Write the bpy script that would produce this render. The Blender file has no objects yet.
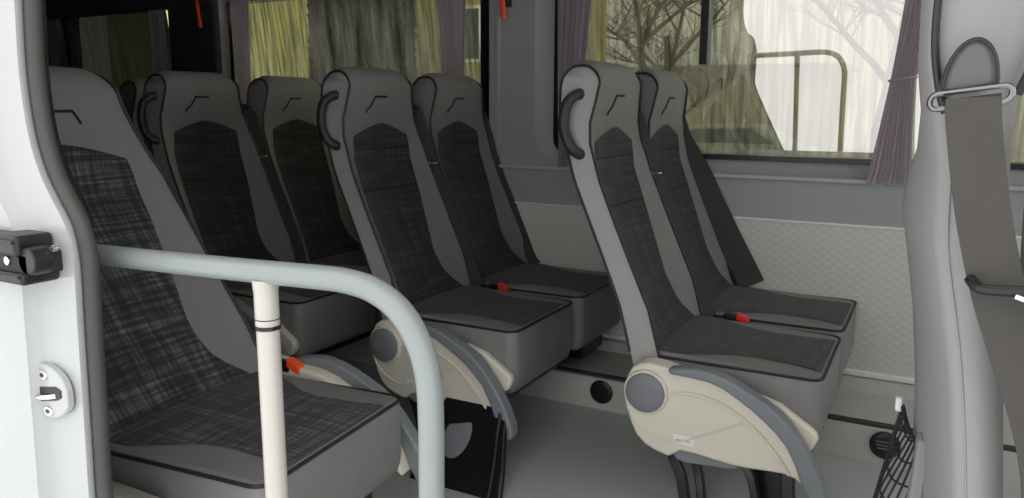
import bpy, bmesh, math, random
from mathutils import Vector, Matrix
random.seed(4)
C = bpy.context.scene.collection
PI = math.pi

# ------------------------------------------------------------------ helpers
def interp(x, tab):
    tab = sorted(tab)
    if x <= tab[0][0]: return tab[0][1]
    for (a, va), (b, vb) in zip(tab, tab[1:]):
        if x <= b:
            return va + (vb - va) * (x - a) / (b - a)
    return tab[-1][1]

def smooth_path(pts, n=6, closed=False):
    P = [Vector(p) for p in pts]; out = []
    N = len(P)
    rng = range(N if closed else N - 1)
    for i in rng:
        if closed:
            p0, p1, p2, p3 = P[(i-1) % N], P[i], P[(i+1) % N], P[(i+2) % N]
        else:
            p0, p1, p2, p3 = P[max(i-1, 0)], P[i], P[i+1], P[min(i+2, N-1)]
        for k in range(n):
            t = k / n
            out.append(.5*((2*p1)+(-p0+p2)*t+(2*p0-5*p1+4*p2-p3)*t*t+(-p0+3*p1-3*p2+p3)*t**3))
    if not closed: out.append(P[-1])
    return out

def obj(name, bm, mat, parent=None, smooth=True, angle=35, bevel=0, bseg=2):
    me = bpy.data.meshes.new(name)
    bmesh.ops.recalc_face_normals(bm, faces=bm.faces)
    bm.to_mesh(me); bm.free()
    if smooth:
        for p in me.polygons: p.use_smooth = True
        try: me.set_sharp_from_angle(angle=math.radians(angle))
        except Exception: pass
    mats = mat if isinstance(mat, (list, tuple)) else [mat]
    for m in mats: me.materials.append(m)
    o = bpy.data.objects.new(name, me); C.objects.link(o)
    if parent: o.parent = parent
    if bevel:
        b = o.modifiers.new('bevel', 'BEVEL'); b.width = bevel; b.segments = bseg
        b.limit_method = 'ANGLE'; b.angle_limit = math.radians(40)
    return o

def add_box(bm, x0, x1, y0, y1, z0, z1):
    vs = [bm.verts.new(v) for v in ((x0,y0,z0),(x1,y0,z0),(x1,y1,z0),(x0,y1,z0),(x0,y0,z1),(x1,y0,z1),(x1,y1,z1),(x0,y1,z1))]
    for f in ((0,3,2,1),(4,5,6,7),(0,1,5,4),(1,2,6,5),(2,3,7,6),(3,0,4,7)):
        bm.faces.new([vs[i] for i in f])
def box(*a):
    bm = bmesh.new(); add_box(bm, *a); return bm

def add_tube(bm, pts, r, seg=10, closed=False, flat=None):
    P = [Vector(p) for p in pts]; n = len(P); rings = []
    up = None
    for i, p in enumerate(P):
        if closed: t = P[(i+1) % n] - P[i-1]
        else: t = P[min(i+1, n-1)] - P[max(i-1, 0)]
        if t.length < 1e-9: t = Vector((0,0,1))
        t.normalize()
        if up is None:
            up = t.orthogonal().normalized()
        up = (up - t*up.dot(t))
        if up.length < 1e-6: up = t.orthogonal()
        up.normalize(); s = t.cross(up)
        rr = r[i] if isinstance(r, (list, tuple)) else r
        rings.append([bm.verts.new(p + rr*(math.cos(a)*up + math.sin(a)*s)) for a in [2*PI*k/seg for k in range(seg)]])
    for i in range(n if closed else n-1):
        A, B = rings[i], rings[(i+1) % n]
        off = 0
        if closed and i == n-1:   # close with least twist
            off = min(range(seg), key=lambda o: (A[0].co - B[o].co).length)
        for k in range(seg):
            bm.faces.new([A[k], A[(k+1) % seg], B[(k+1+off) % seg], B[(k+off) % seg]])
    if not closed:
        bm.faces.new(rings[0][::-1]); bm.faces.new(rings[-1])
def tube(pts, r, seg=10, closed=False):
    bm = bmesh.new(); add_tube(bm, pts, r, seg, closed); return bm

def add_prism(bm, poly, ya, yb, slant=0.0):
    """poly in (x,z), extruded along y; slant: y shift per metre below z=.2"""
    f = lambda z: slant*(0.2-z) if z < .2 else 0
    A = [bm.verts.new((x, ya - f(z), z)) for x, z in poly]
    B = [bm.verts.new((x, yb - f(z), z)) for x, z in poly]
    bm.faces.new(A); bm.faces.new(B[::-1])
    n = len(poly)
    for i in range(n):
        bm.faces.new([A[i], A[(i+1) % n], B[(i+1) % n], B[i]])
def prism(poly, ya, yb, slant=0.0):
    bm = bmesh.new(); add_prism(bm, poly, ya, yb, slant); return bm

def add_ribbon(bm, pts, w, wd, th=.0025):
    """flat strap: path pts, width w along direction(s) wd, thickness th"""
    P = [Vector(p) for p in pts]; n = len(P); rows = []
    for i, p in enumerate(P):
        t = (P[min(i+1, n-1)] - P[max(i-1, 0)]).normalized()
        d = Vector(wd[i]) if isinstance(wd, list) else Vector(wd)
        d = (d - t*d.dot(t)).normalized(); nn = t.cross(d)
        ww = w[i] if isinstance(w, list) else w
        rows.append([bm.verts.new(p + s*d*ww/2 + q*nn*th/2) for s, q in ((-1,-1),(1,-1),(1,1),(-1,1))])
    for a, b in zip(rows, rows[1:]):
        for k in range(4): bm.faces.new([a[k], a[(k+1) % 4], b[(k+1) % 4], b[k]])
    bm.faces.new(rows[0][::-1]); bm.faces.new(rows[-1])
def ribbon(*a, **k):
    bm = bmesh.new(); add_ribbon(bm, *a, **k); return bm

def add_disc(bm, c, r, th, axis='y', seg=32, dome=0.0):
    """short cylinder from c along -axis by th, slightly domed"""
    c = Vector(c)
    ax = {'y': Vector((0,-1,0)), 'x': Vector((1,0,0)), 'z': Vector((0,0,1))}[axis]
    u = ax.orthogonal().normalized(); v = ax.cross(u)
    prev = None
    for rr, h in ((r, 0), (r, th*.7), (r*.95, th), (r*.5, th+dome), (0, th+dome*1.3)):
        if rr == 0:
            top = bm.verts.new(c + ax*h)
            for k in range(seg): bm.faces.new([prev[k], prev[(k+1) % seg], top])
        else:
            ring = [bm.verts.new(c + ax*h + rr*(math.cos(2*PI*k/seg)*u + math.sin(2*PI*k/seg)*v)) for k in range(seg)]
            if prev:
                for k in range(seg): bm.faces.new([prev[k], prev[(k+1) % seg], ring[(k+1) % seg], ring[k]])
            else: bm.faces.new(ring[::-1])
            prev = ring
def disc(*a, **k):
    bm = bmesh.new(); add_disc(bm, *a, **k); return bm

def empty(name, loc, label, cat, group=None, rz=0):
    o = bpy.data.objects.new(name, None); C.objects.link(o); o.location = loc; o.rotation_euler = (0,0,rz)
    o.empty_display_size = .1
    o['label'] = label; o['category'] = cat
    if group: o['group'] = group
    return o
def tag(o, label, cat, group=None):
    o['label'] = label; o['category'] = cat
    if group: o['group'] = group
    return o
def struct(o):
    o['kind'] = 'structure'; return o
def copy_tree(o, parent=None):
    kids = [k for k in C.objects if k.parent == o]
    c = o.copy(); C.objects.link(c)
    if parent: c.parent = parent
    for k in kids: copy_tree(k, c)
    return c

# ------------------------------------------------------------------ materials
def newmat(name):
    m = bpy.data.materials.new(name); m.use_nodes = True
    nt = m.node_tree; b = nt.nodes['Principled BSDF']
    return m, nt, b
def mat(name, col, rough=.6, metal=0, var=0.0, scale=30, bump=0.0, bscale=200, coat=0, spec=.5):
    m, nt, b = newmat(name)
    b.inputs['Roughness'].default_value = rough; b.inputs['Metallic'].default_value = metal
    b.inputs['Specular IOR Level'].default_value = spec
    b.inputs['Coat Weight'].default_value = coat
    tc = nt.nodes.new('ShaderNodeTexCoord')
    n = nt.nodes.new('ShaderNodeTexNoise'); n.inputs['Scale'].default_value = scale; n.inputs['Detail'].default_value = 4
    nt.links.new(tc.outputs['Object'], n.inputs['Vector'])
    mx = nt.nodes.new('ShaderNodeMix'); mx.data_type = 'RGBA'
    mx.inputs['A'].default_value = (*[c*(1-var) for c in col], 1); mx.inputs['B'].default_value = (*[min(1, c*(1+var)) for c in col], 1)
    nt.links.new(n.outputs['Fac'], mx.inputs['Factor']); nt.links.new(mx.outputs['Result'], b.inputs['Base Color'])
    if bump:
        n2 = nt.nodes.new('ShaderNodeTexNoise'); n2.inputs['Scale'].default_value = bscale; n2.inputs['Detail'].default_value = 3
        nt.links.new(tc.outputs['Object'], n2.inputs['Vector'])
        bp = nt.nodes.new('ShaderNodeBump'); bp.inputs['Strength'].default_value = bump; bp.inputs['Distance'].default_value = .002
        nt.links.new(n2.outputs['Fac'], bp.inputs['Height']); nt.links.new(bp.outputs['Normal'], b.inputs['Normal'])
    return m

def plaid_mat(name, swap, base, light, dens=1.0):
    """woven check: streaky light threads both ways. swap 'x' -> cushion (x,y); 'z' -> backrest (y,z)"""
    m, nt, b = newmat(name); L = nt.links
    b.inputs['Roughness'].default_value = .95; b.inputs['Specular IOR Level'].default_value = .15
    b.inputs['Sheen Weight'].default_value = .15
    tc = nt.nodes.new('ShaderNodeTexCoord')
    def streak(sc, thr, w):
        mp = nt.nodes.new('ShaderNodeMapping'); mp.inputs['Scale'].default_value = sc
        L.new(tc.outputs['Object'], mp.inputs['Vector'])
        n = nt.nodes.new('ShaderNodeTexNoise'); n.inputs['Scale'].default_value = 1; n.inputs['Detail'].default_value = 2
        L.new(mp.outputs['Vector'], n.inputs['Vector'])
        r = nt.nodes.new('ShaderNodeValToRGB'); r.color_ramp.elements[0].position = thr; r.color_ramp.elements[1].position = thr+w
        L.new(n.outputs['Fac'], r.inputs['Fac']); return r.outputs['Color']
    if swap == 'z': A3 = lambda u, v: (0, u, v)
    else: A3 = lambda u, v: (v, u, 0)
    a = streak(A3(95*dens, 5), .46, .12); c = streak(A3(5, 95*dens), .46, .12)
    a2 = streak(A3(26*dens, 1.5), .42, .2); c2 = streak(A3(1.5, 22*dens), .42, .2)
    def mul(x, y):
        q = nt.nodes.new('ShaderNodeMath'); q.operation = 'MULTIPLY'; L.new(x, q.inputs[0]); L.new(y, q.inputs[1]); return q.outputs[0]
    def rng(x, lo):
        q = nt.nodes.new('ShaderNodeMapRange'); q.inputs['To Min'].default_value = lo; q.inputs['To Max'].default_value = 1
        L.new(x, q.inputs['Value']); return q.outputs[0]
    s = mul(mul(rng(a, .45), rng(c, .35)), mul(rng(a2, .55), rng(c2, .55)))
    cl = nt.nodes.new('ShaderNodeClamp'); L.new(s, cl.inputs['Value'])
    mx = nt.nodes.new('ShaderNodeMix'); mx.data_type = 'RGBA'
    mx.inputs['A'].default_value = (*base, 1); mx.inputs['B'].default_value = (*light, 1)
    L.new(cl.outputs[0], mx.inputs['Factor']); L.new(mx.outputs['Result'], b.inputs['Base Color'])
    return m

M = {}
M['vinyl'] = mat('grey_vinyl', (.222,.216,.211), .50, var=.06, scale=12, bump=.25, bscale=420, spec=.35)
M['vinyl_side'] = mat('grey_vinyl_doorlit', (.38,.370,.362), .55, var=.05, scale=12, bump=.2, bscale=420, spec=.3)  # same grey vinyl, lightened to carry the door light on aisle sides
M['vinyl_front'] = mat('front_seat_vinyl', (.27,.265,.262), .6, var=.05, scale=9, bump=.2, bscale=420, spec=.3)
M['piping'] = mat('dark_piping', (.018,.018,.018), .5)
M['groove'] = mat('black_stitch', (.006,.006,.006), .6)
M['plaid_b'] = plaid_mat('plaid_backrest', 'z', (.026,.025,.025), (.090,.087,.085))
M['plaid_c'] = plaid_mat('plaid_cushion', 'x', (.026,.025,.025), (.090,.087,.085))
M['plaid_bn'] = plaid_mat('plaid_backrest_bold', 'z', (.018,.017,.018), (.215,.208,.212), 1.25)
M['plaid_cn'] = plaid_mat('plaid_cushion_bold', 'x', (.018,.017,.018), (.185,.18,.183), 1.25)
M['black'] = mat('black_plastic', (.010,.010,.010), .38, var=.1)
M['blackmetal'] = mat('black_steel', (.008,.008,.009), .28, coat=.2)
M['handle'] = mat('handle_rubber', (.025,.024,.024), .5)
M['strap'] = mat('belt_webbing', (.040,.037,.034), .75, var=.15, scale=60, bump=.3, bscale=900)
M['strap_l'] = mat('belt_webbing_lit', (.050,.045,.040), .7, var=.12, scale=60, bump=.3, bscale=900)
M['cream'] = mat('cream_plastic', (.74,.69,.59), .42, var=.02)
M['armgrey'] = mat('blue_grey_plastic', (.21,.225,.24), .5, var=.03)
M['discgrey'] = mat('disc_grey', (.20,.205,.225), .55)
M['red'] = mat('red_plastic', (.75,.035,.02), .35)
M['redorange'] = mat('orange_red_plastic', (.98,.10,.02), .4)
M['chrome'] = mat('chrome', (.75,.75,.74), .18, metal=1)
M['darkchrome'] = mat('dark_chrome', (.22,.22,.22), .25, metal=1)
M['whitetrim'] = mat('white_edge_trim', (.85,.85,.84), .4)
M['flap'] = mat('flap_grey', (.10,.098,.096), .55)
M['alu'] = mat('brushed_aluminium', (.78,.78,.77), .35, metal=1)
M['rail'] = mat('rail_paint', (.265,.293,.286), .35, var=.03, scale=20, coat=.15)
M['pole'] = mat('pole_painted', (.52,.49,.44), .3, var=.03, coat=.2)
M['white'] = mat('white_car_paint', (.425,.435,.425), .22, var=.01, coat=.7)
M['whitelabel'] = mat('white_sticker', (.85,.85,.85), .5)
M['rubber'] = mat('black_door_rubber', (.055,.052,.048), .55, var=.1)
M['rubber_d'] = mat('dark_door_trim', (.012,.011,.011), .6)
M['wall'] = mat('wall_grey_plastic', (.36,.372,.364), .55, var=.04, scale=5, bump=.15, bscale=500)
M['wall_dark'] = mat('dark_trim', (.04,.042,.042), .7, var=.1)  # on rear parts and the duct groove this tone stands in for shade
M['ledge'] = mat('ledge_grey', (.45,.455,.445), .5)
M['plinth'] = mat('plinth_grey', (.52,.52,.49), .6, var=.05, bump=.2, bscale=500)
M['floor'] = mat('grey_vinyl_floor', (.48,.505,.49), .42, var=.10, scale=160, bump=.08, bscale=700)
M['ceiling'] = mat('ceiling_liner', (.62,.62,.60), .9)
M['gasket'] = mat('window_gasket', (.006,.007,.007), .35)
M['snow'] = mat('snow', (.86,.88,.90), .8, var=.04, scale=.8)
M['net'] = mat('net_cord', (.012,.012,.012), .7)

def quilt_mat():
    m, nt, b = newmat('quilted_panel'); L = nt.links
    b.inputs['Roughness'].default_value = .5
    tc = nt.nodes.new('ShaderNodeTexCoord')
    hs = []
    for ang in (35, -35):
        mp = nt.nodes.new('ShaderNodeMapping'); mp.inputs['Rotation'].default_value = (0, math.radians(ang), 0)
        L.new(tc.outputs['Object'], mp.inputs['Vector'])
        w = nt.nodes.new('ShaderNodeTexWave'); w.bands_direction = 'Z'; w.inputs['Scale'].default_value = 13
        w.inputs['Distortion'].default_value = 0
        L.new(mp.outputs['Vector'], w.inputs['Vector']); hs.append(w.outputs['Fac'])
    mn = nt.nodes.new('ShaderNodeMath'); mn.operation = 'MULTIPLY'
    L.new(hs[0], mn.inputs[0]); L.new(hs[1], mn.inputs[1])
    r = nt.nodes.new('ShaderNodeValToRGB'); r.color_ramp.elements[0].position = .0; r.color_ramp.elements[1].position = .3
    r.color_ramp.elements[0].color = (.62,.61,.58,1); r.color_ramp.elements[1].color = (.655,.645,.615,1)
    L.new(mn.outputs[0], r.inputs['Fac']); L.new(r.outputs['Color'], b.inputs['Base Color'])
    bp = nt.nodes.new('ShaderNodeBump'); bp.inputs['Strength'].default_value = .22; bp.inputs['Distance'].default_value = .004
    L.new(mn.outputs[0], bp.inputs['Height']); L.new(bp.outputs['Normal'], b.inputs['Normal'])
    return m
M['quilt'] = quilt_mat()

def curtain_mat(name, col, tr):
    m, nt, b = newmat(name); L = nt.links
    b.inputs['Base Color'].default_value = (*col, 1); b.inputs['Roughness'].default_value = .9
    n = nt.nodes.new('ShaderNodeTexNoise'); n.inputs['Scale'].default_value = 300
    bp = nt.nodes.new('ShaderNodeBump'); bp.inputs['Strength'].default_value = .2; bp.inputs['Distance'].default_value = .001
    L.new(n.outputs['Fac'], bp.inputs['Height']); L.new(bp.outputs['Normal'], b.inputs['Normal'])
    t = nt.nodes.new('ShaderNodeBsdfTranslucent'); t.inputs['Color'].default_value = (*col, 1)
    mx = nt.nodes.new('ShaderNodeMixShader'); mx.inputs[0].default_value = tr
    out = nt.nodes['Material Output']
    L.new(b.outputs[0], mx.inputs[1]); L.new(t.outputs[0], mx.inputs[2]); L.new(mx.outputs[0], out.inputs['Surface'])
    return m
M['curtain'] = curtain_mat('mauve_curtain', (.56,.48,.54), .35)
M['curtain_p'] = curtain_mat('purple_curtain', (.40,.33,.40), .45)

def glass_mat(name, tint, refl, streak=.35, dirt=.12):
    m, nt, b = newmat(name); L = nt.links
    nt.nodes.remove(b); out = nt.nodes['Material Output']
    tc = nt.nodes.new('ShaderNodeTexCoord')
    mp = nt.nodes.new('ShaderNodeMapping'); mp.inputs['Scale'].default_value = (55, 1, 3.6)
    L.new(tc.outputs['Object'], mp.inputs['Vector'])
    n = nt.nodes.new('ShaderNodeTexNoise'); n.inputs['Scale'].default_value = 1; n.inputs['Detail'].default_value = 5; n.inputs['Distortion'].default_value = .5
    L.new(mp.outputs['Vector'], n.inputs['Vector'])
    r = nt.nodes.new('ShaderNodeValToRGB'); r.color_ramp.elements[0].position = .40; r.color_ramp.elements[1].position = .60
    lo = [c*(1-streak) for c in tint]
    r.color_ramp.elements[0].color = (*lo, 1); r.color_ramp.elements[1].color = (*tint, 1)
    L.new(n.outputs['Fac'], r.inputs['Fac'])
    t = nt.nodes.new('ShaderNodeBsdfTransparent'); L.new(r.outputs['Color'], t.inputs['Color'])
    d = nt.nodes.new('ShaderNodeBsdfTranslucent'); d.inputs['Color'].default_value = (.56,.55,.44,1)
    mp2 = nt.nodes.new('ShaderNodeMapping'); mp2.inputs['Scale'].default_value = (22, 1, 2.5)
    L.new(tc.outputs['Object'], mp2.inputs['Vector'])
    n3 = nt.nodes.new('ShaderNodeTexNoise'); n3.inputs['Scale'].default_value = 1; n3.inputs['Detail'].default_value = 6
    L.new(mp2.outputs['Vector'], n3.inputs['Vector'])
    r2 = nt.nodes.new('ShaderNodeMapRange'); r2.inputs['From Min'].default_value = .35; r2.inputs['From Max'].default_value = .7
    r2.inputs['To Min'].default_value = dirt*.3; r2.inputs['To Max'].default_value = dirt*1.9
    L.new(n3.outputs['Fac'], r2.inputs['Value'])
    m1 = nt.nodes.new('ShaderNodeMixShader'); L.new(r2.outputs[0], m1.inputs[0])
    L.new(t.outputs[0], m1.inputs[1]); L.new(d.outputs[0], m1.inputs[2])
    g = nt.nodes.new('ShaderNodeBsdfGlossy'); g.inputs['Roughness'].default_value = .0; g.inputs['Color'].default_value = (1,.955,.93,1)
    m2 = nt.nodes.new('ShaderNodeMixShader'); m2.inputs[0].default_value = refl
    L.new(m1.outputs[0], m2.inputs[1]); L.new(g.outputs[0], m2.inputs[2]); L.new(m2.outputs[0], out.inputs['Surface'])
    return m
M['glass'] = glass_mat('wet_window_glass', (.26,.253,.165), .35, .55, .08)
M['glass_rear'] = glass_mat('wet_rear_glass', (.30,.31,.21), .05, .7, .06)
M['glass_dark'] = glass_mat('dark_tinted_glass', (.012,.013,.010), .04, .3, .004)

# ------------------------------------------------------------------ seat geometry (local: x forward, origin under the cushion's front aisle corner)
F_T = [(1.262,-.708),(1.2605,-.697),(1.256,-.685),(1.247,-.670),(1.235,-.660),(1.22,-.653),(1.203,-.650),(1.15,-.657),(1.088,-.670),(1.03,-.667),(.93,-.635),(.79,-.575),(.69,-.530),(.57,-.475),(.445,-.440),(.40,-.43)]
R_T = [(1.262,-.708),(1.2605,-.722),(1.256,-.734),(1.247,-.746),(1.235,-.754),(1.22,-.760),(1.196,-.764),(1.15,-.763),(1.10,-.757),(.94,-.711),(.73,-.620),(.68,-.598),(.565,-.552),(.43,-.517),(.40,-.51)]
H_T = [(1.262,.160),(1.23,.168),(1.2,.171),(1.158,.177),(1.11,.191),(1.07,.204),(.98,.217),(.88,.2225),(.40,.2225)]
P_T = [(1.03,.150),(.95,.152),(.88,.147),(.79,.136),(.70,.120),(.62,.104),(.575,.102),(.53,.114),(.50,.135),(.46,.175),(.43,.208)]
PL_T = [(1.03,.150),(.97,.165),(.88,.178),(.79,.184),(.62,.188),(.50,.192),(.46,.197),(.43,.208)]
def CS(z): return -.026*max(0, min(1, (z-1.0)/.16))

class Shape:
    def __init__(s, W=.445, k=0, sc=1, dz=0, xs=0):
        s.W = W; s.k = k; s.sc = sc; s.dz = dz; s.wy = W/.445
    def X(s, x, z): return (x - s.k*max(0, z-.44))*s.sc
    def Z(s, z): return (z-.44)*s.sc + .44 + s.dz + .007*max(0, min(1, (z-1.0)/.2))
    def bulge(s, u, z):
        a = abs(u)
        w = interp(z, [(.43, .25), (.52, .8), (.60, 1), (.95, 1), (1.10, 0)])
        return -.044*w*(1-a**2.6) + (1-w)*.008*(1-u*u)
    def front(s, y, z):
        """point on the front surface at local half-coordinate y (from centre, unscaled)"""
        hw = interp(z, H_T); u = max(-1, min(1, y/hw))
        return Vector((s.X(interp(z, F_T) + s.bulge(u, z), z), s.W/2 + (y+CS(z))*s.wy - .004, s.Z(z)))

def backrest_bm(S):
    bm = bmesh.new()
    zs = [.40,.44,.48,.52,.56,.60,.65,.70,.75,.80,.85,.90,.95,.99,1.03,1.06,1.09,1.12,1.15,1.18,1.203,1.22,1.235,1.247,1.256,1.2605,1.262]
    us = [-1,-.96,-.9,-.82,-.72,-.6,-.45,-.3,-.15,0,.15,.3,.45,.6,.72,.82,.9,.96,1]
    fr, rr, nl, fl = [], [], [], []
    for z in zs:
        hw = interp(z, H_T); top = z > 1.2619
        drop = lambda u: .020*max(0, (abs(u)-.75)/.25)**2*max(0, (z-1.15)/.112)
        row = []
        for u in us:
            p = S.front(u*hw, z); p.z -= drop(u); row.append(bm.verts.new(p))
        fr.append(row)
        if top: rr.append(row)
        else:
            row2 = []
            for u in us:
                x = interp(z, R_T) - .006*(1-u**2)
                row2.append(bm.verts.new((S.X(x, z), S.W/2+(u*hw+CS(z))*S.wy-.004, S.Z(z)-drop(u))))
            rr.append(row2)
    for a, b in zip(range(len(zs)-1), range(1, len(zs))):
        for i in range(len(us)-1):
            for g in (fr, rr):
                vs = [g[a][i], g[a][i+1], g[b][i+1], g[b][i]]
                bm.faces.new(vs)
        for i in (0, len(us)-1):
            vs = [fr[a][i], rr[a][i], rr[b][i], fr[b][i]]
            u = []
            for v in vs:
                if v not in u: u.append(v)
            f = bm.faces.new(u); f.material_index = 1 if i == 0 else 0
    bm.faces.new(fr[0] + rr[0][::-1])
    return bm

def side_loop(S, side, off=.002):
    """piping path round the side panel: front edge up, over the head, rear edge down"""
    out = []
    zs = [.44,.50,.57,.65,.72,.80,.87,.93,.98,1.03,1.088,1.12,1.15,1.18,1.203,1.22,1.235,1.247,1.256,1.2605,1.262]
    for T, seq in ((F_T, zs), (R_T, zs[:-1][::-1])):
        for z in seq:
            hw = interp(z, H_T)
            dr = .020*max(0, (z-1.15)/.112)
            x = interp(z, T) + (.004 if T is F_T else -.003)
            out.append((S.X(x, z), S.W/2 + side*(hw*S.wy+off) + CS(z)*S.wy - .004, S.Z(z) - dr + (.003 if z > 1.25 else 0)))
    return out

def panel_bm(S):
    bm = bmesh.new(); nt_, ns = 24, 44; g = []
    for i in range(nt_+1):
        t = -1 + 2*i/nt_; col = []
        ztop = 1.030 + .043*(1-abs(t)**1.4)
        for j in range(ns+1):
            z = .432 + (ztop-.432)*j/ns
            hwid = interp(z, P_T) if t > 0 else interp(z, PL_T)
            p = S.front(t*hwid, z); p.x += .0025
            col.append(bm.verts.new(p))
        g.append(col)
    for i in range(nt_):
        for j in range(ns): bm.faces.new([g[i][j], g[i+1][j], g[i+1][j+1], g[i][j+1]])
    return bm

def rr_loop(x0, x1, y0, y1, r, n=6):
    out = []
    for cx, cy, a0 in ((x1-r, y0+r, -PI/2), (x1-r, y1-r, 0), (x0+r, y1-r, PI/2), (x0+r, y0+r, PI)):
        for k in range(n+1):
            a = a0 + PI/2*k/n; out.append((cx + r*math.cos(a), cy + r*math.sin(a)))
    return out

def cush_top(S, L, x, y):
    nx = (x + L/2)/(L/2); ny = (y - S.W/2)/(S.W/2)
    return .440 + S.dz + .008*(1-min(1, abs(nx))**3)*(1-min(1, abs(ny))**3) + .010*max(0, (-x-.25)/.2)
def cushion_bm(S, L=.48, zb=.226):
    bm = bmesh.new(); r = .035; W = S.W; rings = []
    for z, ins in ((zb, .02), (zb+.01, .006), (zb+.03, 0), (.30+S.dz, -.002), (.40+S.dz, -.002), (.428+S.dz, 0), (.437+S.dz, .004)):
        sh = (.30-z)*.06 if z < .30 else 0
        rings.append([bm.verts.new((x - sh*(1 if x > -.1 else 0), y, z)) for x, y in rr_loop(-L+ins, -ins, ins, W-ins, max(.01, r-ins))])
    for k in (.97, .93, .86, .76, .64, .5, .34, .16):
        base = rr_loop(-L+.004, -.004, .004, W-.004, r-.004)
        rings.append([bm.verts.new((-L/2+(x+L/2)*k, W/2+(y-W/2)*k, cush_top(S, L, -L/2+(x+L/2)*k, W/2+(y-W/2)*k))) for x, y in base])
    for a, b in zip(rings, rings[1:]):
        n = len(a)
        for i in range(n): bm.faces.new([a[i], a[(i+1) % n], b[(i+1) % n], b[i]])
    bm.faces.new(rings[0][::-1]); bm.faces.new(rings[-1])
    return bm
def cush_panel_bm(S, L=.48):
    Q = [(-L+.02,.212),(-.37,.205),(-.31,.178),(-.25,.148),(-.18,.134),(-.09,.140),(-.012,.156)]
    bm = bmesh.new(); g = []
    for i in range(31):
        x = -L+.02 + (L-.02-.011)*i/30; row = []
        for j in range(25):
            t = -1+2*j/24; y = S.W/2 + t*interp(x, Q)*S.wy
            row.append(bm.verts.new((x, y, cush_top(S, L, x, y)+.003)))
        g.append(row)
    for i in range(30):
        for j in range(24): bm.faces.new([g[i][j], g[i+1][j], g[i+1][j+1], g[i][j+1]])
    return bm

SHELL = [(-.503,.392),(-.490,.418),(-.468,.432),(-.440,.438),(-.40,.434),(-.36,.427),(-.31,.424),(-.272,.418),(-.235,.406),(-.199,.388),(-.16,.363),(-.124,.336),(-.09,.305),(-.065,.277),(-.045,.245),(-.030,.212),(-.022,.176),(-.040,.190),(-.07,.197),(-.11,.195),(-.153,.191),(-.20,.190),(-.25,.194),(-.30,.200),(-.345,.200),(-.375,.176),(-.41,.184),(-.445,.198),(-.472,.222),(-.492,.262),(-.505,.30),(-.515,.345)]
ARM_O = [(-.385,.434),(-.35,.442),(-.311,.447),(-.272,.445),(-.236,.437),(-.195,.421),(-.156,.402),(-.122,.384),(-.09,.362),(-.060,.331),(-.032,.295),(-.008,.261),(.015,.221),(.030,.186),(.040,.152),(.040,.13),(.028,.118),(.014,.122)]
ARM_I = [(.001,.142),(-.010,.165),(-.024,.190),(-.042,.236),(-.065,.279),(-.095,.311),(-.124,.336),(-.16,.362),(-.199,.386),(-.235,.405),(-.272,.416),(-.32,.420),(-.377,.421)]
WEDGE = [(-.17,.385),(-.095,.366),(-.012,.312),(-.001,.302),(.003,.288),(-.004,.268),(-.014,.252),(-.10,.23),(-.17,.25)]

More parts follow.
